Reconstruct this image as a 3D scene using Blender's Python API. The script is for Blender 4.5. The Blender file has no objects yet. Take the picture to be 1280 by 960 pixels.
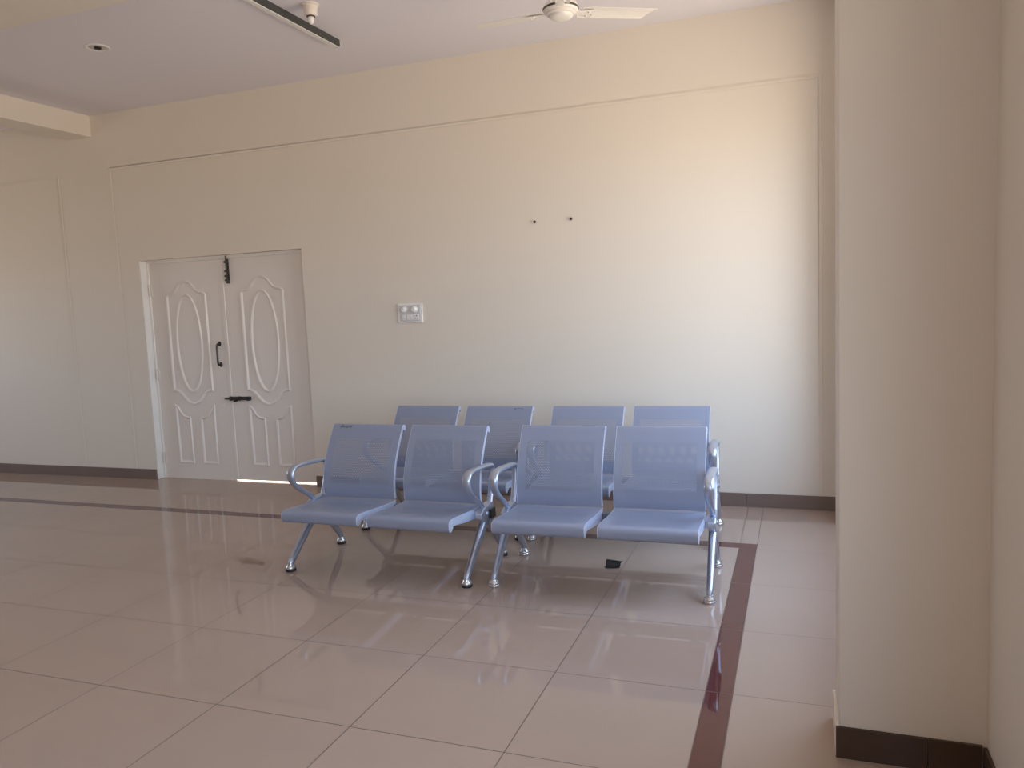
import bpy, bmesh, math, random
from mathutils import Vector, Matrix
random.seed(4)
PI = math.pi
scene = bpy.context.scene
COL = scene.collection

# ------------------------------------------------------------------ materials
def srgb(r, g, b):
    f = lambda c: c / 12.92 if c <= .04045 else ((c + .055) / 1.055) ** 2.4
    return (f(r / 255), f(g / 255), f(b / 255), 1)

def mat(name, col, rough=.5, metal=0.0, spec=.5, noise=0.0, nscale=30, bump=0.0, bscale=200, coat=0.0):
    m = bpy.data.materials.new(name); m.use_nodes = True
    nt = m.node_tree; b = nt.nodes['Principled BSDF']
    b.inputs['Base Color'].default_value = (*col[:3], 1)
    b.inputs['Roughness'].default_value = rough
    b.inputs['Metallic'].default_value = metal
    b.inputs['Specular IOR Level'].default_value = spec
    b.inputs['Coat Weight'].default_value = coat
    tc = nt.nodes.new('ShaderNodeTexCoord')
    if noise:
        n = nt.nodes.new('ShaderNodeTexNoise'); n.inputs['Scale'].default_value = nscale; n.inputs['Detail'].default_value = 4
        nt.links.new(tc.outputs['Object'], n.inputs['Vector'])
        mx = nt.nodes.new('ShaderNodeMix'); mx.data_type = 'RGBA'; mx.blend_type = 'MULTIPLY'
        mx.inputs[0].default_value = 1
        mx.inputs[6].default_value = (*col[:3], 1)
        mr = nt.nodes.new('ShaderNodeMapRange'); mr.inputs[3].default_value = 1 - noise; mr.inputs[4].default_value = 1 + noise
        nt.links.new(n.outputs['Fac'], mr.inputs[0]); nt.links.new(mr.outputs[0], mx.inputs[7])
        nt.links.new(mx.outputs[2], b.inputs['Base Color'])
    if bump:
        n2 = nt.nodes.new('ShaderNodeTexNoise'); n2.inputs['Scale'].default_value = bscale; n2.inputs['Detail'].default_value = 3
        nt.links.new(tc.outputs['Object'], n2.inputs['Vector'])
        bp = nt.nodes.new('ShaderNodeBump'); bp.inputs['Strength'].default_value = bump; bp.inputs['Distance'].default_value = .002
        nt.links.new(n2.outputs['Fac'], bp.inputs['Height']); nt.links.new(bp.outputs['Normal'], b.inputs['Normal'])
    return m

M = {}
CREAM = (.81, .755, .668)
M['cream'] = mat('cream_wall_paint', CREAM, .55, spec=.35, noise=.02, nscale=1.3, bump=.12, bscale=60)
M['ceiling'] = mat('white_ceiling_paint', (.815, .797, .845), .8, spec=.2, noise=.015, nscale=1.0)
M['door'] = mat('door_off_white_paint', (.85, .80, .745), .36, spec=.4, noise=.015, nscale=3)
M['frame'] = mat('door_frame_white_paint', (.88, .86, .82), .4)
M['skirt_shaded'] = mat('shaded_skirting_tile', (.085, .052, .038), .16, spec=.2, noise=.10, nscale=4)  # same tile as the back skirting, with the pillar side's shade put into its colour
M['skirt'] = mat('skirting_tile', (.215, .162, .14), .14, spec=.3, noise=.10, nscale=4)
M['dark_metal'] = mat('aged_steel', (.09, .085, .08), .38, metal=.8)
M['hinge'] = mat('painted_hinge', (.78, .74, .68), .3, metal=.2)
M['white_plastic'] = mat('white_switch_plastic', (.88, .88, .87), .28)
M['grey_plastic'] = mat('grey_switch_plastic', (.66, .66, .67), .35)
M['black'] = mat('black_plastic', (.012, .012, .014), .4)
M['fan_white'] = mat('fan_white_enamel', (.82, .79, .74), .3, spec=.5)
M['fan_dark'] = mat('fan_dark_rubber', (.05, .045, .04), .5)
M['channel'] = mat('charcoal_light_channel', (.055, .06, .055), .45)
M['diffuser'] = mat('white_diffuser', (.78, .78, .75), .4)
M['holder'] = mat('ivory_bulb_holder', (.80, .74, .66), .35)
M['reflector'] = mat('downlight_reflector', (.62, .58, .56), .3, metal=.4)
M['steel'] = mat('grey_steel_beam', (.16, .17, .19), .4, metal=.7)
M['silver'] = mat('polished_cast_aluminium', (.53, .60, .73), .32, metal=.85)
M['bracket'] = mat('silver_side_bracket', (.64, .72, .90), .32, metal=.45, spec=.6)
M['glide'] = mat('worn_chrome_glide', (.66, .65, .64), .25, metal=.8, noise=.15, nscale=80)
M['glide_black'] = mat('black_rubber_glide', (.02, .02, .022), .35, noise=.2, nscale=80)
M['residue'] = mat('dark_glue_residue', (.17, .18, .22), .7, noise=.4, nscale=120)
M['nail'] = mat('rusty_nail', (.07, .05, .04), .5, metal=.5)
M['concrete'] = mat('pale_concrete', (.62, .58, .50), .85, noise=.08, nscale=3)
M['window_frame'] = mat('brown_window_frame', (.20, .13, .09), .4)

def perforated(name, col, r=.0029):
    m = mat(name, col, .33, metal=.15, spec=.5)
    nt = m.node_tree; N = nt.nodes; L = nt.links
    b = N['Principled BSDF']; out = N['Material Output']
    uv = N.new('ShaderNodeUVMap'); uv.uv_map = 'UVMap'
    sp = N.new('ShaderNodeSeparateXYZ'); L.new(uv.outputs[0], sp.inputs[0])
    def mth(op, a, bb=None, c=None):
        n = N.new('ShaderNodeMath'); n.operation = op
        for i, v in enumerate((a, bb, c)):
            if v is None: continue
            if isinstance(v, (int, float)): n.inputs[i].default_value = v
            else: L.new(v, n.inputs[i])
        return n.outputs[0]
    u, v = sp.outputs[0], sp.outputs[1]
    px, py = .0105, .0182
    def lattice(ox, oy):
        a = mth('MULTIPLY', mth('SUBTRACT', mth('FRACT', mth('ADD', mth('DIVIDE', u, px), ox)), .5), px)
        c = mth('MULTIPLY', mth('SUBTRACT', mth('FRACT', mth('ADD', mth('DIVIDE', v, py), oy)), .5), py)
        return mth('LESS_THAN', mth('ADD', mth('MULTIPLY', a, a), mth('MULTIPLY', c, c)), r * r)
    holes = mth('MAXIMUM', lattice(0, 0), lattice(.5, .5))
    # only inside the panel's perforated field (u: 0..1 m from centre, v: along the profile; field flagged in a second map)
    uv2 = N.new('ShaderNodeUVMap'); uv2.uv_map = 'Field'
    s2 = N.new('ShaderNodeSeparateXYZ'); L.new(uv2.outputs[0], s2.inputs[0])
    inside = mth('MULTIPLY', mth('LESS_THAN', mth('ABSOLUTE', s2.outputs[0]), 1.0), mth('LESS_THAN', mth('ABSOLUTE', s2.outputs[1]), 1.0))
    fac = mth('MULTIPLY', holes, inside)
    tr = N.new('ShaderNodeBsdfTransparent'); mx = N.new('ShaderNodeMixShader')
    L.new(fac, mx.inputs[0]); L.new(b.outputs[0], mx.inputs[1]); L.new(tr.outputs[0], mx.inputs[2])
    L.new(mx.outputs[0], out.inputs['Surface'])
    return m
M['perf'] = perforated('perforated_blue_grey_steel', (.295, .338, .455))
M['perf_seat'] = perforated('perforated_seat_steel', (.295, .338, .455), .0021)

def floor_material():
    m = bpy.data.materials.new('glossy_vitrified_tile'); m.use_nodes = True
    nt = m.node_tree; N = nt.nodes; L = nt.links; b = N['Principled BSDF']
    tc = N.new('ShaderNodeTexCoord'); sp = N.new('ShaderNodeSeparateXYZ'); L.new(tc.outputs['Object'], sp.inputs[0])
    def mth(op, a, bb=None, c=None):
        n = N.new('ShaderNodeMath'); n.operation = op
        for i, v in enumerate((a, bb, c)):
            if v is None: continue
            if isinstance(v, (int, float)): n.inputs[i].default_value = v
            else: L.new(v, n.inputs[i])
        return n.outputs[0]
    x, y = sp.outputs[0], sp.outputs[1]
    X0, X1, Y0, Y1 = STRIPE
    # stripe: runs along x at the back, turns the corner and runs along y towards the camera
    back = mth('MULTIPLY', mth('MULTIPLY', mth('GREATER_THAN', y, Y0), mth('LESS_THAN', y, Y1)), mth('LESS_THAN', x, X1))
    side = mth('MULTIPLY', mth('MULTIPLY', mth('GREATER_THAN', x, X0), mth('LESS_THAN', x, X1)), mth('LESS_THAN', y, Y1))
    stripe = mth('MAXIMUM', back, side)
    def lines(c, edge0, edge1, w):
        # joints every .6 m on both sides of the stripe
        lo = mth('DIVIDE', mth('SUBTRACT', c, edge0), .6); hi = mth('DIVIDE', mth('SUBTRACT', c, edge1), .6)
        sel = mth('GREATER_THAN', c, (edge0 + edge1) / 2)
        t = mth('ADD', mth('MULTIPLY', lo, mth('SUBTRACT', 1.0, sel)), mth('MULTIPLY', hi, sel))
        d = mth('MULTIPLY', mth('ABSOLUTE', mth('SUBTRACT', t, mth('ROUND', t))), .6)
        return mth('LESS_THAN', d, w)
    gx = mth('MULTIPLY', lines(x, X0, X1, .0021), mth('SUBTRACT', 1.0, back))
    gy = lines(y, Y0, Y1, .0021)
    gy = mth('MULTIPLY', gy, mth('SUBTRACT', 1.0, mth('MULTIPLY', side, .35)))
    grout = mth('MAXIMUM', gx, gy)
    n = N.new('ShaderNodeTexNoise'); n.inputs['Scale'].default_value = 1.6; n.inputs['Detail'].default_value = 6
    L.new(tc.outputs['Object'], n.inputs['Vector'])
    # each tile a touch different
    fl = N.new('ShaderNodeCombineXYZ')
    L.new(mth('FLOOR', mth('DIVIDE', mth('SUBTRACT', x, X0), .6)), fl.inputs[0]); L.new(mth('FLOOR', mth('DIVIDE', mth('SUBTRACT', y, Y0), .6)), fl.inputs[1])
    wn = N.new('ShaderNodeTexWhiteNoise'); L.new(fl.outputs[0], wn.inputs['Vector'])
    val = mth('ADD', mth('MULTIPLY', mth('SUBTRACT', n.outputs['Fac'], .5), .14), mth('MULTIPLY', mth('SUBTRACT', wn.outputs['Value'], .5), .05))
    val = mth('ADD', val, 1.0)
    base = N.new('ShaderNodeMix'); base.data_type = 'RGBA'
    base.inputs[6].default_value = (*TILE, 1); base.inputs[7].default_value = (*STRIPE_COL, 1)
    L.new(stripe, base.inputs[0])
    mul = N.new('ShaderNodeMix'); mul.data_type = 'RGBA'; mul.blend_type = 'MULTIPLY'; mul.inputs[0].default_value = 1
    cb = N.new('ShaderNodeCombineColor')
    for i in range(3): L.new(val, cb.inputs[i])
    L.new(base.outputs[2], mul.inputs[6]); L.new(cb.outputs[0], mul.inputs[7])
    g = N.new('ShaderNodeMix'); g.data_type = 'RGBA'; g.inputs[7].default_value = (.10, .075, .06, 1)
    L.new(mth('MULTIPLY', grout, .8), g.inputs[0]); L.new(mul.outputs[2], g.inputs[6])
    L.new(g.outputs[2], b.inputs['Base Color'])
    L.new(mth('ADD', mth('MULTIPLY', grout, .4), .03), b.inputs['Roughness'])
    b.inputs['Specular IOR Level'].default_value = .42
    n3 = N.new('ShaderNodeTexNoise'); n3.inputs['Scale'].default_value = 2.2; n3.inputs['Detail'].default_value = 1
    L.new(tc.outputs['Object'], n3.inputs['Vector'])
    bp = N.new('ShaderNodeBump'); bp.inputs['Strength'].default_value = .02; bp.inputs['Distance'].default_value = .01
    L.new(n3.outputs['Fac'], bp.inputs['Height']); L.new(bp.outputs['Normal'], b.inputs['Normal'])
    return m
STRIPE = (-.343, -.243, 4.726, 4.822)
TILE = (.425, .325, .262)
STRIPE_COL = (.110, .026, .020)
M['floor'] = floor_material()

# ------------------------------------------------------------------ mesh builder
class MB:
    def __init__(s): s.v = []; s.f = []; s.sm = []
    def add(s, vs, fs, smooth=False):
        o = len(s.v); s.v += [tuple(p) for p in vs]
        for f in fs: s.f.append(tuple(o + i for i in f)); s.sm.append(smooth)
        return s
    def box(s, x0, x1, y0, y1, z0, z1):
        vs = [(x, y, z) for z in (z0, z1) for y in (y0, y1) for x in (x0, x1)]
        return s.add(vs, [(0, 2, 3, 1), (4, 5, 7, 6), (0, 1, 5, 4), (2, 6, 7, 3), (0, 4, 6, 2), (1, 3, 7, 5)])
    def prism(s, poly, axis, a, b, smooth=False):
        """polygon extruded along an axis: axis 'x' -> (y,z) polygon, 'y' -> (x,z), 'z' -> (x,y)"""
        def P(t, p):
            return (t, p[0], p[1]) if axis == 'x' else (p[0], t, p[1]) if axis == 'y' else (p[0], p[1], t)
        n = len(poly); vs = [P(a, p) for p in poly] + [P(b, p) for p in poly]
        fs = [tuple(range(n)), tuple(range(2 * n - 1, n - 1, -1))]
        s.add(vs, fs)
        s.add(vs, [(i, n + i, n + (i + 1) % n, (i + 1) % n) for i in range(n)], smooth)
        return s
    def lathe(s, prof, c=(0, 0, 0), axis='z', seg=28, sx=1, sy=1):
        vs = []; fs = []
        for r, h in prof:
            for k in range(seg):
                a = 2 * PI * k / seg; p = (r * math.cos(a) * sx, r * math.sin(a) * sy, h)
                if axis == 'x': p = (p[2], p[0], p[1])
                if axis == 'y': p = (p[0], p[2], p[1])
                vs.append((c[0] + p[0], c[1] + p[1], c[2] + p[2]))
        m = len(prof)
        for i in range(m - 1):
            for k in range(seg):
                fs.append((i * seg + k, i * seg + (k + 1) % seg, (i + 1) * seg + (k + 1) % seg, (i + 1) * seg + k))
        s.add(vs, fs, True)
        if prof[0][0] > 1e-6: s.add(vs[:seg], [tuple(range(seg - 1, -1, -1))])
        if prof[-1][0] > 1e-6: s.add(vs[-seg:], [tuple(range(seg))])
        return s
    def tube(s, path, rad, seg=12, side=(1, 0, 0), caps=True, power=1.0):
        """sweep an ellipse along path; rad[i] = (half width along side, half thickness)"""
        path = [Vector(p) for p in path]; side = Vector(side); n = len(path); vs = []; fs = []
        for i, p in enumerate(path):
            t = (path[min(i + 1, n - 1)] - path[max(i - 1, 0)]).normalized()
            sd = (side - t * side.dot(t)).normalized(); up = t.cross(sd)
            r = rad[i] if isinstance(rad, list) else rad
            if not isinstance(r, tuple): r = (r, r)
            for k in range(seg):
                a = 2 * PI * k / seg; ca, sa = math.cos(a), math.sin(a)
                ca = math.copysign(abs(ca) ** power, ca); sa = math.copysign(abs(sa) ** power, sa)
                vs.append(p + sd * (ca * r[0]) + up * (sa * r[1]))
        for i in range(n - 1):
            for k in range(seg):
                fs.append((i * seg + k, i * seg + (k + 1) % seg, (i + 1) * seg + (k + 1) % seg, (i + 1) * seg + k))
        s.add(vs, fs, True)
        if caps:
            s.add(vs[:seg], [tuple(range(seg - 1, -1, -1))]); s.add(vs[-seg:], [tuple(range(seg))])
        return s
    def build(s, name, material, parent=None, bevel=0.0, bseg=2, loc=None):
        me = bpy.data.meshes.new(name); bm = bmesh.new()
        bv = [bm.verts.new(p) for p in s.v]
        for f, sm in zip(s.f, s.sm):
            try:
                fc = bm.faces.new([bv[i] for i in f]); fc.smooth = sm
            except ValueError: pass
        bmesh.ops.remove_doubles(bm, verts=bm.verts, dist=1e-5)
        bmesh.ops.recalc_face_normals(bm, faces=bm.faces)
        for e in bm.edges:
            if e.calc_face_angle(0) > .75 or not all(f.smooth for f in e.link_faces): e.smooth = False
        bm.to_mesh(me); bm.free(); me.materials.append(material)
        o = bpy.data.objects.new(name, me); COL.objects.link(o)
        if parent: o.parent = parent
        if loc: o.location = loc
        if bevel:
            md = o.modifiers.new('Bevel', 'BEVEL'); md.width = bevel; md.segments = bseg; md.limit_method = 'ANGLE'; md.angle_limit = math.radians(40)
            md.harden_normals = True
        return o

def smooth_path(pts, n=6):
    """Catmull-Rom through the points (any dimension)"""
    out = []; P = [Vector(p) for p in pts]
    for i in range(len(P) - 1):
        p0 = P[i - 1] if i else P[0] * 2 - P[1]; p1, p2 = P[i], P[i + 1]
        p3 = P[i + 2] if i + 2 < len(P) else P[-1] * 2 - P[-2]
        for k in range(n):
            t = k / n
            out.append(.5 * (2 * p1 + (p2 - p0) * t + (2 * p0 - 5 * p1 + 4 * p2 - p3) * t * t + (3 * p1 - p0 - 3 * p2 + p3) * t ** 3))
    out.append(P[-1]); return out

def empty(name, loc=(0, 0, 0), rz=0):
    o = bpy.data.objects.new(name, None); COL.objects.link(o); o.location = loc; o.rotation_euler = (0, 0, rz); o.empty_display_size = .1
    return o
def tag(o, label, cat, group=None):
    o['label'] = label; o['category'] = cat
    if group: o['group'] = group
    return o
def struct(o, label=None, cat=None):
    o['kind'] = 'structure'
    if label: o['label'] = label
    if cat: o['category'] = cat
    return o

# ------------------------------------------------------------------ room shell
WY = 5.70            # back wall plane
CZ = 3.403           # ceiling
XR = .53             # right wall plane
XL = -10.2           # left wall plane
YF = -6.0            # wall behind the camera
T = .23
DX0, DX1, DZ = -5.72, -3.945, 2.052    # door opening

struct(MB().box(XL - T, XR + T, YF - T, WY + .10, -.12, 0).build('floor', M['floor']), 'glossy beige brown tiled floor with a maroon border strip', 'floor')
struct(MB().box(XL - T, XR + T, YF - T, WY + T, CZ, CZ + .15).build('ceiling', M['ceiling']), 'plain white ceiling above the waiting area', 'ceiling')
b = MB().box(XL - T, DX0, WY, WY + T, -.12, CZ).box(DX1, XR + T, WY, WY + T, -.12, CZ).box(DX0, DX1, WY, WY + T, DZ, CZ)
struct(b.build('wall_back', M['cream']), 'long cream wall with the double door and grooved panels', 'wall')
# right wall with the tall window bay behind the pillar
WIN_R = (3.12, 5.28, .62, 2.72)
WIN_N = (-3.0, 1.22, .62, 2.72)       # the next bay, on the camera's side of the pillar
b = MB().box(XR, XR + T, YF, WIN_N[0], -.12, CZ).box(XR, XR + T, WIN_N[1], WIN_R[0], -.12, CZ).box(XR, XR + T, WIN_R[1], WY, -.12, CZ)
for y0, y1, z0, z1 in (WIN_R, WIN_N):
    b.box(XR, XR + T, y0, y1, -.12, z0).box(XR, XR + T, y0, y1, z1, CZ)
struct(b.build('wall_right', M['cream']), 'cream wall along the right edge beside the pillar', 'wall')
# left wall with a grilled window
WIN_L = (2.8, 4.9, .9, 2.3)
y0, y1, z0, z1 = WIN_L
b = MB().box(XL - T, XL, YF, y0, -.12, CZ).box(XL - T, XL, y1, WY, -.12, CZ).box(XL - T, XL, y0, y1, -.12, z0).box(XL - T, XL, y0, y1, z1, CZ)
struct(b.build('wall_left', M['cream']))
b = MB().box(XL, XR, YF - T, YF, -.12, CZ)
struct(b.build('wall_front', M['cream']))

# window frames (outside the photographed view, they shape the daylight)
def window(name, axis, plane, a0, a1, z0, z1, nv, nh, t=.05):
    b = MB()
    def bar(p0, p1, q0, q1):
        if axis == 'x': b.box(plane - t / 2, plane + t / 2, p0, p1, q0, q1)
        else: b.box(p0, p1, plane - t / 2, plane + t / 2, q0, q1)
    bar(a0, a0 + t, z0, z1); bar(a1 - t, a1, z0, z1); bar(a0 + t, a1 - t, z0, z0 + t); bar(a0 + t, a1 - t, z1 - t, z1)
    for k in range(1, nv):
        c = a0 + (a1 - a0) * k / nv; bar(c - t * .3, c + t * .3, z0 + t, z1 - t)
    for k in range(1, nh):
        c = z0 + (z1 - z0) * k / nh; bar(a0 + t, a1 - t, c - t * .12, c + t * .12)
    return struct(b.build(name, M['window_frame']))
window('window_1', 'x', XR + T * .75, *WIN_R, 2, 1)
window('window_3', 'x', XR + T * .75, *WIN_N, 3, 1)
window('window_2', 'x', XL - T * .6, *WIN_L, 10, 6, .04)

# pillar stub
PX0, PY0, PY1 = .115, 2.605, 2.85
struct(MB().box(PX0, XR + .02, PY0, PY1, -.02, CZ + .02).build('pillar', M['cream'], bevel=.004), 'cream square pillar with shade-darkened skirting standing out from the right wall', 'pillar')

struct(MB().box(.24, XR + .02, 5.32, WY + .02, -.02, CZ + .02).build('pillar', M['cream'], bevel=.004), 'unseen cream corner stub added to shade the end of the long wall', 'pillar')  # unseen stub, added to shade the right end of the back wall

# ceiling beams
BZ = 3.213
struct(MB().box(-6.417, -6.149, -6.02, WY + .02, BZ, CZ + .02).build('beam', M['cream'], bevel=.003), 'cream ceiling beam meeting the long wall at upper left', 'beam')
struct(MB().box(-6.16, XR + .02, 3.12, 3.46, BZ, CZ + .02).build('beam', M['cream'], bevel=.003), 'cream ceiling beam across the top left corner above the viewer', 'beam')

# wall panel mouldings: a flat raised bead around each big panel
def panel(n, x0, x1, ztop, w=.022, t=.006):
    b = MB(); zb = .096
    b.box(x0, x0 + w, WY - t, WY, zb, ztop); b.box(x1 - w, x1, WY - t, WY, zb, ztop); b.box(x0 + w, x1 - w, WY - t, WY, ztop - w, ztop)
    return struct(b.build('trim_%d' % n, M['cream'], bevel=.002), ['thin bead outlining the wide wall panel around the door and benches', 'thin bead outlining the wall panel left of the door'][n - 1], 'wall moulding')
# the door stands inside the wide panel
panel(1, -5.975, .15, 2.915)
panel(2, -9.4, -6.595, 2.898)

# skirting
def skirting(name, spans, axis, plane, h=.096, t=.011, out=-1, m='skirt'):
    b = MB()
    for a0, a1 in spans:
        n = max(1, round((a1 - a0) / .6)); st = (a1 - a0) / n
        for k in range(n):
            p, q = a0 + k * st + .0008, a0 + (k + 1) * st - .0008
            lo, hi = sorted((plane, plane + out * t))
            if axis == 'y': b.box(p, q, lo, hi, 0, h)
            else: b.box(lo, hi, p, q, 0, h)
    return struct(b.build(name, M[m], bevel=.0015))
skirting('baseboard_back', [(XL, DX0 + .0), (DX1, .24)], 'y', WY)
skirting('baseboard_pillar', [(PX0 - .011, .37), (.37, XR - .011)], 'y', PY0, h=.104, m='skirt_shaded')
skirting('baseboard_right', [(YF, PY0 - .012)], 'x', XR, h=.104, m='skirt_shaded')
# the pillar's left skirting tile is plastered over in wall colour
b = MB().box(PX0 - .011, PX0, PY0, PY1, 0, .104)
struct(b.build('trim_3', M['cream'], bevel=.002), 'cream painted skirting strip on the pillar side', 'skirting')
skirting('baseboard_left', [(YF, WY - .012)], 'x', XL, out=1)

# ------------------------------------------------------------------ double door
LY = WY + .085        # front face of the leaves
door = struct(empty('door_1', ((DX0 + DX1) / 2, WY, 0)), 'closed off white double door with oval panels in the long cream wall', 'door')
def dloc(o): o.location = (-door.location[0], -door.location[1], 0); return o
FT = .03
b = MB().box(DX0 + .0005, DX0 + .010, WY + .003, LY + .075, 0, DZ - .001).box(DX0 + .010, DX0 + FT, LY - .012, LY + .075, 0, DZ - .001)
b.box(DX0 + FT, DX1 - .0005, LY - .012, LY + .075, DZ - FT, DZ - .001)
dloc(b.build('door_frame', M['frame'], door, bevel=.003))

dloc(MB().box(DX1 - FT, DX1 - .0005, LY + .037, LY + .075, 0, DZ - .001).build('shadow_line_jamb', M['window_frame'], door))  # jamb coloured brown to paint in the shadow line beside the right leaf

def ridge(b, loop, y, w=.011, h=.0075):
    """raised moulding swept round a closed loop of (x,z) points on the leaf face"""
    P = [Vector(p) for p in loop]; n = len(P); rings = []
    for off, hh in ((-w, 0), (-w * .45, h), (w * .25, h * .75), (w, 0)):
        r = []
        for i in range(n):
            e0 = (P[i] - P[i - 1]).normalized(); e1 = (P[(i + 1) % n] - P[i]).normalized()
            n0 = Vector((e0.y, -e0.x)); n1 = Vector((e1.y, -e1.x)); m = (n0 + n1).normalized()
            k = 1 / max(.45, m.dot(n0))
            q = P[i] + m * off * k; r.append((q.x, y - hh, q.y))
        rings.append(r)
    vs = [p for r in rings for p in r]; fs = []
    for j in range(3):
        for i in range(n): fs.append((j * n + i, j * n + (i + 1) % n, (j + 1) * n + (i + 1) % n, (j + 1) * n + i))
    b.add(vs, fs)
def raised(b, loop, y, h=.004):
    n = len(loop); vs = [(p[0], y - h, p[1]) for p in loop]; b.add(vs, [tuple(range(n))])

def leaf_pattern(b, c, y):
    """cathedral panel with an oval and two small lower panels, centred on x = c"""
    top = [(-.218, 1.712), (-.196, 1.728), (-.150, 1.738), (-.112, 1.762), (-.070, 1.812), (-.03, 1.838), (0, 1.844)]
    bot = [(.218, .842), (.185, .838), (.140, .815), (.095, .765), (.05, .728), (0, .714)]
    up = smooth_path(top, 4); up2 = up + [Vector((-p.x, p.y)) for p in reversed(up[:-1])]
    dn = smooth_path(bot, 4); dn2 = dn + [Vector((-p.x, p.y)) for p in reversed(dn[:-1])]
    loop = [(c + p.x, p.y) for p in up2 + dn2]
    ridge(b, loop, y, .014, .014)
    ridge(b, [(c + .139 * math.cos(a), 1.275 - .443 * math.sin(a)) for a in [2 * PI * k / 56 for k in range(56)]], y, .013, .013)
    for s in (-1, 1):
        tp = smooth_path([(-.218, .686), (-.195, .672), (-.165, .625), (-.125, .590), (-.066, .576)], 4)
        lp = [(p.x, p.y) for p in tp] + [(-.066, .160), (-.212, .160)]
        lp = [(c - s * x, z) for x, z in lp]
        if s > 0: lp = lp[::-1]
        ridge(b, lp, y, .013, .013)

LX = [(DX0 + FT + .003, -4.872), (-4.866, DX1 - .014)]
LC = [-5.283, -4.443]
leaves = []
for k in range(2):
    x0, x1 = LX[k]; zb = (.0015, .0095)[k]
    b = MB().box(x0, x1, LY, LY + .035, zb, DZ - FT - .0005)
    leaf_pattern(b, LC[k], LY)
    lf = dloc(b.build('door_leaf', M['door'], door))
    leaves.append(lf)
# narrow cover strip on the meeting edge of the right leaf
MB().box(-4.880, -4.846, LY - .008, LY + .001, .02, DZ - FT - .006).build('meeting_strip', M['door'], leaves[1], bevel=.002)
# hinges
for zc in (1.776, .99, .196):
    b = MB().box(DX0 + FT - .013, DX0 + FT + .026, LY - .0145, LY - .001, zc - .055, zc + .055)
    b.lathe([(.0065, -.055), (.0065, .055)], (DX0 + FT + .004, LY - .018, zc), seg=12)
    b.build('hinge', M['hinge'], leaves[0])
# pull handle on the left leaf
hx = -4.944
b = MB()
b.tube(smooth_path([(hx, LY, 1.262), (hx, LY - .028, 1.262), (hx, LY - .042, 1.235), (hx, LY - .042, 1.168), (hx, LY - .042, 1.10), (hx, LY - .028, 1.073), (hx, LY, 1.073)], 5), .009, 10)
for z in (1.262, 1.073):
    b.lathe([(.017, 0), (.017, -.006), (.009, -.010)], (hx, LY, z), 'y', 16)
    b.box(hx - .012, hx + .012, LY - .004, LY, z - .022, z + .022)
b.build('pull_handle', M['dark_metal'], leaves[0])
# tower bolt at the top of the right leaf
tx = -4.79
b = MB().box(tx - .016, tx + .016, LY - .012, LY - .0005, 1.800, 2.016)
b.lathe([(.007, 1.81), (.007, 2.045)], (tx, LY - .017, 0), seg=12)
for z in (1.83, 1.91, 1.99): b.box(tx - .018, tx + .018, LY - .027, LY - .010, z - .009, z + .009)
b.lathe([(.010, 0), (.010, -.022), (.004, -.026)], (tx, LY - .02, 1.865), 'y', 14)
b.build('tower_bolt', M['dark_metal'], leaves[1], bevel=.001)
# sliding bolt across the meeting edge
b = MB().box(-4.86, -4.64, LY - .012, LY - .0005, .748, .780)
b.tube([(-4.915, LY - .02, .764), (-4.63, LY - .02, .764)], .0085, 12, side=(0, 1, 0))
for x in (-4.85, -4.76, -4.66): b.box(x - .011, x + .011, LY - .031, LY - .010, .745, .783)
b.box(-4.80, -4.785, LY - .05, LY - .012, .735, .76)
b.build('sliding_bolt', M['dark_metal'], leaves[1], bevel=.001)
b = MB().box(-4.935, -4.905, LY - .014, LY - .0005, .75, .778)
b.build('bolt_keeper', M['hinge'], leaves[0], bevel=.001)
# filled screw marks beside the bolt
b = MB()
for x, z in ((-5.10, .79), (-5.075, .765), (-5.06, .795), (-4.965, .79), (-4.95, .76), (-4.975, .70), (-4.95, .705)):
    b.lathe([(.008, 0), (.008, -.0015), (.003, -.002)], (x, LY, z), 'y', 10)
b.build('screw_plug', M['frame'], leaves[0])

# ------------------------------------------------------------------ wall fittings
sw = tag(empty('switchboard', (-2.947, WY, 1.47)), 'white modular switchboard with two fan knobs on the cream wall', 'switchboard')
W2, H2 = .111, .079
MB().box(-W2, W2, -.012, 0, -H2, H2).build('cover_plate', M['white_plastic'], sw, bevel=.005, bseg=3)
MB().box(-W2 + .018, W2 - .018, -.0145, -.011, -H2 + .014, H2 - .014).build('module_panel', M['grey_plastic'], sw, bevel=.001)
for x in (-.045, .045):
    k = MB().lathe([(.027, 0), (.027, -.004), (.021, -.008), (.019, -.030), (.016, -.033), (.0, -.033)], (x, -.0145, .028), 'y', 24).build('regulator_knob', M['white_plastic'], sw)
    MB().box(x - .002, x + .002, -.0495, -.047, .030, .044).build('pointer', M['grey_plastic'], k)
for x in (-.052, -.012, .020):
    b = MB(); w = .014
    b.prism([(-.0145, -.055), (-.0145, -.012), (-.019, -.012), (-.022, -.034), (-.017, -.055)], 'x', x - w, x + w)
    b.build('rocker_switch', M['white_plastic'], sw, bevel=.001)
so = MB().box(.037, .083, -.018, -.014, -.056, -.011).build('socket', M['white_plastic'], sw, bevel=.002)
b = MB()
for x, z, r in ((.060, -.022, .0048), (.050, -.042, .0038), (.070, -.042, .0038)):
    b.lathe([(r, 0), (r, -.0012), (0, -.0012)], (x, -.0178, z), 'y', 12)
b.build('pin_hole', M['black'], so)

for x, z, l in ((-1.856, 2.112, 'small dark nail in the cream wall, left one of a pair above the benches'), (-1.574, 2.114, 'small dark nail in the cream wall, right one of a pair above the benches')):
    n = MB().lathe([(.005, 0), (.005, -.022), (.011, -.022), (.011, -.026), (0, -.027)], (0, 0, 0), 'y', 14).build('wall_nail', M['nail'], loc=(x, WY, z))
    tag(n, l, 'nail', 'nails in the long wall')

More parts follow.
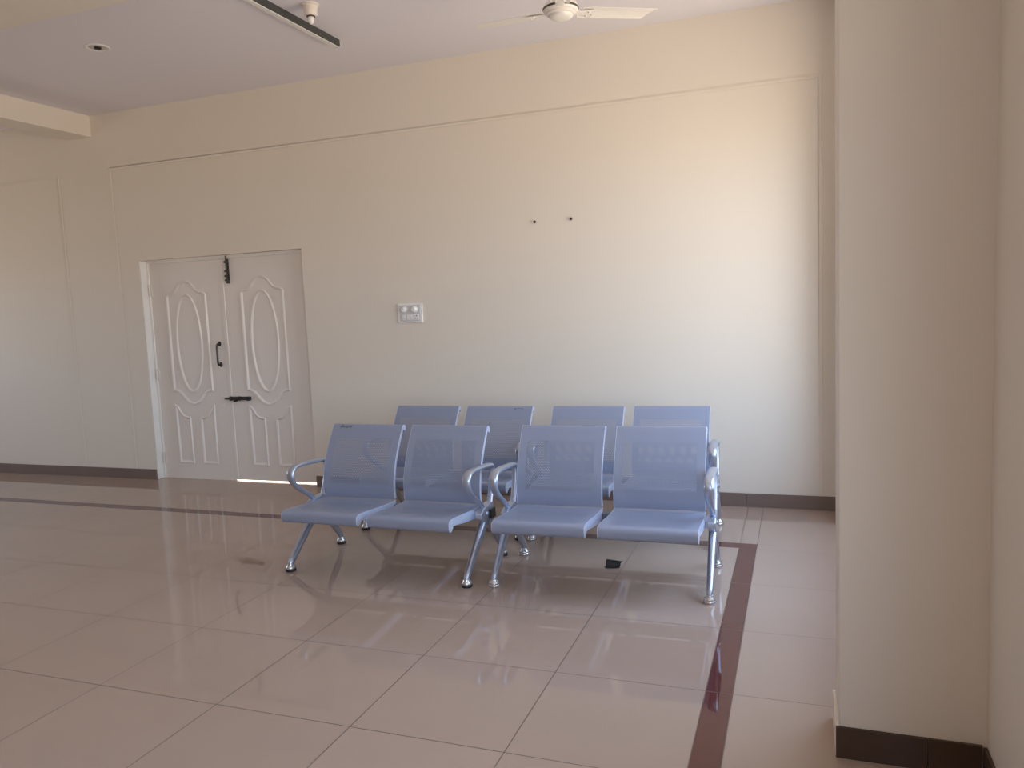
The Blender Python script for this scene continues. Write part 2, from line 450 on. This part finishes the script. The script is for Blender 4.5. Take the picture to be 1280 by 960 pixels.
# ------------------------------------------------------------------ ceiling fittings
FX, FY, FZ = -1.245, 4.43, 3.125
fan = tag(empty('ceiling_fan', (FX, FY, CZ)), 'white three-blade ceiling fan hanging near the right end of the ceiling', 'ceiling fan')
def fz(z): return z - CZ
b = MB().lathe([(.0, 0), (.055, 0), (.058, -.012), (.035, -.05), (.016, -.062), (.0, -.062)]); b.build('canopy', M['fan_white'], fan)
MB().lathe([(.011, -.05), (.011, fz(FZ) + .085)]).build('downrod', M['fan_white'], fan)
b = MB().lathe([(.0, .10), (.022, .10), (.026, .075), (.05, .062), (.07, .055)], (0, 0, fz(FZ))); b.box(-.05, -.015, -.014, .014, fz(FZ) + .045, fz(FZ) + .075).build('rod_clamp', M['fan_dark'], fan)
b = MB().lathe([(.0, .062), (.06, .060), (.086, .045), (.098, .024), (.099, .010), (.095, .001), (.090, -.004), (.083, -.006), (.081, -.015), (.074, -.019), (.068, -.020), (.066, -.028), (.055, -.036), (.034, -.041), (.0, -.043)], (0, 0, fz(FZ)), seg=44)
b.build('motor_housing', M['fan_white'], fan)
MB().lathe([(.0985, .020), (.1015, .017), (.1015, .012), (.0985, .008)], (0, 0, fz(FZ)), seg=44).build('trim_ring', M['fan_dark'], fan)
for ang in (169, 40, 284):
    a = math.radians(ang); ca, sa = math.cos(a), math.sin(a)
    def bl(r, w, z): return (r * ca - w * sa, r * sa + w * ca, fz(FZ) + z)
    b = MB(); top = []; bot = []
    rs = [.155, .20, .30, .40, .50, .545, .575]
    R0, R1 = .118, .565
    for i in range(10):
        t = i / 9; r = R0 + (R1 - R0) * t; row = []
        for j in range(9):
            w = -.062 + .124 * j / 8; wid = 1.0 if t > .12 else .80 + .20 * t / .12
            rr = r + (-.021 * (w / .062) * t)           # slanted tip
            zz = .008 + .028 * t - .13 * w + .006 * (1 - (w / .062) ** 2)
            row.append((rr, w * wid, zz))
        top.append(row)
    vs = [bl(*p) for r in top for p in r] + [bl(p[0], p[1], p[2] - .0022) for r in top for p in r]
    n = 90; fs = []
    for i in range(9):
        for j in range(8):
            q = (i * 9 + j, i * 9 + j + 1, (i + 1) * 9 + j + 1, (i + 1) * 9 + j); fs.append(q); fs.append(tuple(n + x for x in reversed(q)))
    for i in range(9):
        for j in (0, 8): fs.append((i * 9 + j, (i + 1) * 9 + j, n + (i + 1) * 9 + j, n + i * 9 + j))
    for j in range(8):
        for i in (0, 9): fs.append((i * 9 + j, i * 9 + j + 1, n + i * 9 + j + 1, n + i * 9 + j))
    b.add(vs, fs, False)
    blade = b.build('blade', M['fan_white'], fan)
    b = MB()
    arm = [bl(.085, 0, .0), bl(.125, 0, .004), bl(.165, 0, .004), bl(.20, 0, .004)]
    b.tube(arm, [(.024, .003), (.026, .003), (.040, .003), (.044, .003)], 12, side=(-sa, ca, -.13))
    for r, w in ((.165, -.022), (.165, .022), (.19, 0)):
        c = bl(r, w, .002 - .13 * w); b.lathe([(.006, .002), (.006, -.006), (0, -.008)], c, seg=10)
    b.build('blade_iron', M['fan_white'], blade)

# batten light on the ceiling
bt = tag(empty('batten_light', (-3.03, 4.39, CZ)), 'slim charcoal batten light with white diffuser on the ceiling', 'batten light')
MB().box(-.010, .014, -.60, .60, -.042, 0).build('channel', M['channel'], bt, bevel=.002)
b = MB().box(-.042, -.001, -.598, .598, -.047, -.026); b.build('diffuser', M['diffuser'], bt, bevel=.004)
MB().box(-.042, .015, .598, .606, -.047, 0).build('end_cap', M['grey_plastic'], bt, bevel=.002)
MB().box(-.016, .0165, -.36, -.335, -.043, -.0).build('mounting_clip', M['grey_plastic'], bt, bevel=.001)

# bulb holder
bh = tag(empty('bulb_holder', (-2.83, 4.36, CZ)), 'ivory bulb holder with a small white bulb on the ceiling beside the batten light', 'bulb holder')
MB().lathe([(0, 0), (.055, 0), (.055, -.006), (.046, -.012), (.043, -.03), (.040, -.062), (.034, -.070), (0, -.070)], seg=30).build('holder_body', M['holder'], bh)
MB().lathe([(.026, -.066), (.026, -.076), (.0, -.076)], seg=24).build('holder_ring', M['dark_metal'], bh)
MB().lathe([(.019, -.074), (.021, -.086), (.018, -.102), (.010, -.116), (0, -.120)], seg=24).build('bulb', M['white_plastic'], bh)

# recessed downlight
dl = tag(empty('downlight', (-4.562, 4.355, CZ)), 'small round recessed downlight in the ceiling at upper left', 'downlight')
MB().lathe([(.062, .0), (.080, .0), (.081, -.004), (.076, -.009), (.066, -.008), (.062, -.002)], seg=40).build('rim', M['diffuser'], dl)
MB().lathe([(.063, -.003), (.050, -.0015), (.030, -.0009), (.0, -.0009)], seg=36).build('reflector', M['reflector'], dl)
MB().lathe([(.024, -.001), (.024, -.010), (.018, -.014), (0, -.014)], seg=24).build('lamp', M['black'], dl)

# ------------------------------------------------------------------ benches
FXH, FR = .564, .546           # half spacing of the leg frames, front foot to rear foot
SO, G = .526, .032             # outer edge of the seats, half the gap between the two
SEAT = [(-.060, .334), (-.074, .323), (-.092, .322), (-.103, .332), (-.106, .350), (-.104, .368), (-.096, .380), (-.078, .386), (-.045, .387), (.02, .383), (.10, .375), (.18, .368), (.26, .363), (.325, .362), (.350, .366)]
BACK = [(.338, .370), (.333, .40), (.333, .45), (.342, .51), (.357, .56), (.378, .61), (.404, .66), (.433, .71), (.463, .755), (.480, .780), (.490, .791), (.503, .796), (.517, .792), (.525, .780), (.524, .764), (.515, .752)]

def sheet(name, prof, x0, x1, parent, material, t=.0022, ufield=(.02, .02), vfield=(.1, .3), bulge=0):
    prof = smooth_path([(*p, 0) for p in prof], 3)
    prof = [(p[0], p[1]) for p in prof]; n = len(prof)
    nor = []
    for i in range(n):
        a = prof[max(i - 1, 0)]; c = prof[min(i + 1, n - 1)]; d = Vector((c[0] - a[0], c[1] - a[1])).normalized(); nor.append((-d.y, d.x))
    s = [0]
    for i in range(1, n): s.append(s[-1] + math.dist(prof[i], prof[i - 1]))
    NX = 8; bm = bmesh.new(); uvl = bm.loops.layers.uv.new('UVMap'); fl = bm.loops.layers.uv.new('Field')
    grid = [[], []]; info = {}
    for side in (0, 1):
        for i in range(n):
            row = []
            for j in range(NX + 1):
                x = x0 + (x1 - x0) * j / NX; off = -t * side
                v = bm.verts.new((x, prof[i][0] + nor[i][0] * off, prof[i][1] + nor[i][1] * off)); row.append(v)
                uc = (x0 + x1) / 2; hw = (x1 - x0) / 2 - ufield[0]; vc = (vfield[0] + vfield[1]) / 2; vh = (vfield[1] - vfield[0]) / 2
                info[v] = ((x - uc + 3, s[i] + 3), ((x - uc) / hw, (s[i] - vc) / vh))
            grid[side].append(row)
    def quad(vs):
        f = bm.faces.new(vs); f.smooth = True
        for l in f.loops: l[uvl].uv, l[fl].uv = info[l.vert]
    for i in range(n - 1):
        for j in range(NX):
            a = grid[0]; quad([a[i][j], a[i][j + 1], a[i + 1][j + 1], a[i + 1][j]])
            a = grid[1]; quad([a[i][j], a[i + 1][j], a[i + 1][j + 1], a[i][j + 1]])
    for i in range(n - 1):
        for j in (0, NX): quad([grid[0][i][j], grid[0][i + 1][j], grid[1][i + 1][j], grid[1][i][j]])
    for j in range(NX):
        for i in (0, n - 1): quad([grid[0][i][j], grid[0][i][j + 1], grid[1][i][j + 1], grid[1][i][j]])
    bmesh.ops.recalc_face_normals(bm, faces=bm.faces)
    for e in bm.edges:
        if e.calc_face_angle(0) > .9: e.smooth = False
    me = bpy.data.meshes.new(name); bm.to_mesh(me); bm.free(); me.materials.append(material)
    o = bpy.data.objects.new(name, me); COL.objects.link(o); o.parent = parent
    return o

def make_bench():
    root = empty('bench')
    # beam under the seats
    bm_ = MB().box(-.584, .584, .315, .375, .292, .340).build('beam_rail', M['steel'], root, bevel=.004)
    for s in (-1, 1):
        MB().box(*sorted((s * .584, s * .600)), .312, .378, .289, .343).build('end_plug', M['black'], bm_, bevel=.003)
    for x0, x1 in ((-SO, -G), (G, SO)):
        sheet('seat', SEAT, x0 + .003, x1 - .003, root, M['perf_seat'], ufield=(.045, 0), vfield=(.135, .42))
        sheet('backrest', BACK, x0 + .003, x1 - .003, root, M['perf'], ufield=(.045, 0), vfield=(.085, .375))
        for xe, s in ((x0, 1), (x1, -1)):
            # cast rim that follows the seat and the back
            sp = [(p[0], p[1]) for p in smooth_path([(*p, 0) for p in SEAT], 2)]
            bp = [(p[0], p[1]) for p in smooth_path([(*p, 0) for p in BACK], 2)]
            lo, hi = sorted((xe, xe + s * .005))
            b = MB()
            low = [(.345, .318), (.28, .300), (.10, .322), (-.02, .342), (-.052, .345), (-.058, .332)]
            b.prism(sp + low, 'x', lo, hi)
            # back rim: strip 20 mm deep behind the sheet, with the rolled head
            rim = bp[:19]; back = []
            for i in range(len(rim) - 1, -1, -1):
                a = rim[max(i - 1, 0)]; c = rim[min(i + 1, len(rim) - 1)]; d = Vector((c[0] - a[0], c[1] - a[1])).normalized()
                wdt = .020
                back.append((rim[i][0] + d.y * wdt, rim[i][1] - d.x * wdt))
            b.prism(rim + back, 'x', lo, hi)
            head = bp[18:]
            b.prism(head + [(.497, .765)], 'x', lo, hi)
            b.prism([(.01, .352), (.13, .335), (.225, .328), (.235, .336), (.225, .346), (.12, .355)], 'x', *sorted((xe, xe - s * .0018)))
            b.build('side_bracket', M['bracket'], root, bevel=.0012, bseg=1)
        # cross straps that carry the panel on the beam
        for xm in (x0 + .07, x1 - .07):
            MB().box(xm - .02, xm + .02, .22, .345, .340, .3605).build('seat_support', M['steel'], root, bevel=.002)
    for s in (-1, 1):
        x = s * FXH
        # frame casting: block that joins legs, beam and armrest
        b = MB().prism([(.205, .312), (.262, .280), (.372, .280), (.392, .31), (.392, .372), (.345, .380), (.235, .362), (.205, .345)], 'x', x - .020, x + .020)
        blk = b.build('frame_block', M['silver'], root, bevel=.006, bseg=3)
        lo = x + s * .0195
        MB().lathe([(.013, 0), (.013, s * .004), (.009, s * .008), (0, s * .009)], (lo, .286, .327), 'x', 18).build('bolt', M['silver'], blk)
        # link from the block to the seat bracket
        MB().box(*sorted((s * (SO - .004), s * (FXH - .012))), .235, .345, .306, .348).build('bracket_link', M['silver'], blk, bevel=.004)
        # armrest loop
        path = smooth_path([(x, .290, .345), (x, .245, .392), (x, .165, .441), (x, .105, .482), (x, .070, .522), (x, .060, .560), (x, .078, .590), (x, .125, .602), (x, .22, .600), (x, .33, .591), (x, .405, .583), (x, .430, .566), (x, .430, .53), (x, .418, .47), (x, .396, .41), (x, .372, .355), (x, .36, .33)], 5)
        n = len(path); rad = []
        for i in range(n):
            t = i / (n - 1)
            w = .013 + .012 * min(1, t / .3) if t < .3 else .025 if t < .62 else .025 - .008 * min(1, (t - .62) / .12)
            th = .0125 if t < .62 else .0125 - .002 * min(1, (t - .62) / .1)
            rad.append((w, th))
        MB().tube(path, rad, 14, power=.85).build('armrest', M['silver'], root)
        # legs
        for nm, pts, r0 in (('front', [(.300, .296), (.210, .221), (.115, .141), (.034, .073), (.010, .051), (.002, .036), (0, .022)], .023), ('rear', [(.330, .296), (.390, .230), (.460, .154), (.520, .088), (.541, .056), (.545, .038), (.546, .022)], .021)):
            path = smooth_path([(x, *p) for p in pts], 4); n = len(path)
            rad = [((r0 - (r0 - .0135) * (i / (n - 1)) ** .8), (r0 * 1.25 - (r0 * 1.25 - .0145) * (i / (n - 1)) ** .9)) for i in range(n)]
            leg = MB().tube(path, rad, 10, power=.8).build('leg', M['silver'], root)
            yy = pts[-1][0]
            gl = MB().lathe([(.0, 0), (.029, 0), (.0315, .004), (.0315, .012), (.027, .017)], (x, yy, 0), seg=28).build('foot_glide', M['glide'], leg)
            MB().lathe([(.0275, .014), (.029, .019), (.027, .026), (.021, .033), (.018, .042), (.0, .042)], (x, yy, 0), seg=28).build('glide_collar', M['glide'], leg)
    return root

def kids(o): return [c for c in bpy.data.objects if c.parent == o]
def copy_tree(o, parent=None):
    c = o.copy(); COL.objects.link(c)
    if parent: c.parent = parent
    for ch in kids(o): copy_tree(ch, c)
    return c

proto = make_bench()
benches = [
    (-.983, 3.802, .030, 'perforated two-seat steel bench nearest the pillar, front one on the right'),
    (-2.254, 3.748, .0, 'perforated two-seat steel bench in the front row at left, with black foot glides'),
    (-2.259, 4.613, 0, 'perforated two-seat steel bench in the back row behind the left front bench'),
    (-1.050, 4.636, .03, 'perforated two-seat steel bench in the back row behind the right front bench'),
]
made = []
for i, (x, y, r, lab) in enumerate(benches):
    o = proto if i == 0 else copy_tree(proto)
    made.append(o)
for o, (x, y, r, lab) in zip(made, benches):
    o.location = (x, y, 0); o.rotation_euler = (0, 0, r)
    tag(o, lab, 'waiting bench', 'two-seat waiting benches')
for o in (made[0], made[3]):
    for bm_ in kids(o):
        if bm_.name.startswith('beam_rail'):
            for pl in kids(bm_): bpy.data.objects.remove(pl)
# the two left benches stand on black glides
for o in made[1:3]:
    for lg in kids(o):
        for gl in kids(lg):
            if gl.name.startswith('foot_glide'):
                gl.material_slots[0].link = 'OBJECT'; gl.material_slots[0].material = M['glide_black']
# glue residue at the top edge of two backrests
def residue(bench, pts, yz):
    back = [c for c in kids(bench) if c.name.startswith('backrest')]
    back.sort(key=lambda c: c.data.vertices[0].co.x)
    side, spots = pts
    b = MB()
    for cx, s, w, h in spots:
        # lies on the sheet: walk along the profile
        k = [(p[0], p[1]) for p in smooth_path([(*p, 0) for p in BACK], 6)]
        poly = []
        for q in range(12):
            a = 2 * PI * q / 12; rr = 1 + .25 * math.sin(3 * a + cx * 50)
            u = cx + w * rr * math.cos(a); sv = s + h * rr * math.sin(a); d = 0
            for i in range(1, len(k)):
                l = math.dist(k[i], k[i - 1])
                if d + l >= sv:
                    t = (sv - d) / l; y = k[i - 1][0] + (k[i][0] - k[i - 1][0]) * t; z = k[i - 1][1] + (k[i][1] - k[i - 1][1]) * t
                    dd = ((k[i][0] - k[i - 1][0]) / l, (k[i][1] - k[i - 1][1]) / l); break
                d += l
            poly.append((u, y - dd[1] * .0006, z + dd[0] * .0006))
        n = len(poly)
        b.add(poly + [(p[0], p[1] + .001, p[2] - .0005) for p in poly], [tuple(range(n))] + [(i, (i + 1) % n, n + (i + 1) % n, n + i) for i in range(n)])
    b.build('glue_residue', M['residue'], back[side])
residue(made[1], (0, [(-.455, .450, .018, .010), (-.425, .447, .012, .008), (-.400, .450, .014, .009)]), None)
residue(made[2], (1, [(.40, .444, .007, .006), (.425, .448, .02, .0022), (.45, .446, .006, .004)]), None)

# ------------------------------------------------------------------ black scrap on the floor
b = MB()
A = [(-.046, .0, .001), (-.044, .004, .050), (.048, .022, .036), (.030, .020, .028), (.025, .020, .006), (-.004, .008, .003)]
Bk = [(p[0] + .004, p[1] + .010, p[2]) for p in A]
n = len(A)
b.add(A + Bk, [tuple(range(n)), tuple(range(2 * n - 1, n - 1, -1))] + [(i, (i + 1) % n, n + (i + 1) % n, n + i) for i in range(n)])
C2 = [(-.050, .0, .0005), (.005, .008, .0005), (.030, .024, .0005), (-.02, .05, .0005), (-.060, .028, .0005)]
b.prism([(p[0], p[1]) for p in C2], 'z', .0005, .003)
tag(b.build('plastic_scrap', M['black'], loc=(-.985, 4.20, 0)), 'small folded black plastic scrap on the floor under the right front bench', 'litter')

# ------------------------------------------------------------------ daylight
w = bpy.data.worlds.new('World'); scene.world = w; w.use_nodes = True
nt = w.node_tree; bg = nt.nodes['Background']
tc = nt.nodes.new('ShaderNodeTexCoord'); sp = nt.nodes.new('ShaderNodeSeparateXYZ'); nt.links.new(tc.outputs['Generated'], sp.inputs[0])
mr = nt.nodes.new('ShaderNodeMapRange'); mr.inputs[1].default_value = -1; mr.inputs[2].default_value = 1
nt.links.new(sp.outputs[2], mr.inputs[0])
GROUND = (.90, .77, .63, 1)      # sunlit paving outside
cr = nt.nodes.new('ShaderNodeValToRGB'); nt.links.new(mr.outputs[0], cr.inputs[0])
e = cr.color_ramp.elements
e[0].position = 0; e[0].color = GROUND
e[1].position = 1; e[1].color = (.42, .62, 1.0, 1)
x = e.new(.47); x.color = GROUND
x = e.new(.53); x.color = (.78, .94, 1.13, 1)
nt.links.new(cr.outputs[0], bg.inputs[0]); bg.inputs[1].default_value = 6.3

def portal(loc, rot, sx, sy):
    l = bpy.data.lights.new('portal', 'AREA'); l.shape = 'RECTANGLE'; l.size = sx; l.size_y = sy; l.cycles.is_portal = True
    o = bpy.data.objects.new('window_daylight', l); COL.objects.link(o); o.location = loc; o.rotation_euler = rot
for y0, y1, z0, z1 in (WIN_R, WIN_N): portal((XR + T - .01, (y0 + y1) / 2, (z0 + z1) / 2), (0, PI / 2, 0), z1 - z0, y1 - y0)
y0, y1, z0, z1 = WIN_L; portal((XL - T + .01, (y0 + y1) / 2, (z0 + z1) / 2), (0, -PI / 2, 0), z1 - z0, y1 - y0)

# ------------------------------------------------------------------ camera
cam = bpy.data.cameras.new('camera'); co = bpy.data.objects.new('camera', cam); COL.objects.link(co); scene.camera = co
cam.sensor_width = 36; cam.lens = 979.9 / 1280 * 36; cam.clip_start = .05
yaw, pit, rol = -.35304, .10034, -.04306
f = Vector((math.sin(yaw) * math.cos(pit), math.cos(yaw) * math.cos(pit), -math.sin(pit)))
r = Vector((math.cos(yaw), -math.sin(yaw), 0)); u = r.cross(f)
r2 = r * math.cos(rol) + u * math.sin(rol); u2 = u * math.cos(rol) - r * math.sin(rol)
co.matrix_world = Matrix(((r2.x, u2.x, -f.x, 0), (r2.y, u2.y, -f.y, 0), (r2.z, u2.z, -f.z, 1.5), (0, 0, 0, 1)))

vs_ = scene.view_settings
vs_.view_transform = 'Standard'; vs_.look = 'None'; vs_.gamma = 1; vs_.use_curve_mapping = False; vs_.exposure = 0.0
scene.cycles.max_bounces = 14; scene.cycles.diffuse_bounces = 8; scene.cycles.glossy_bounces = 6; scene.cycles.transparent_max_bounces = 24
scene.cycles.sample_clamp_indirect = 8
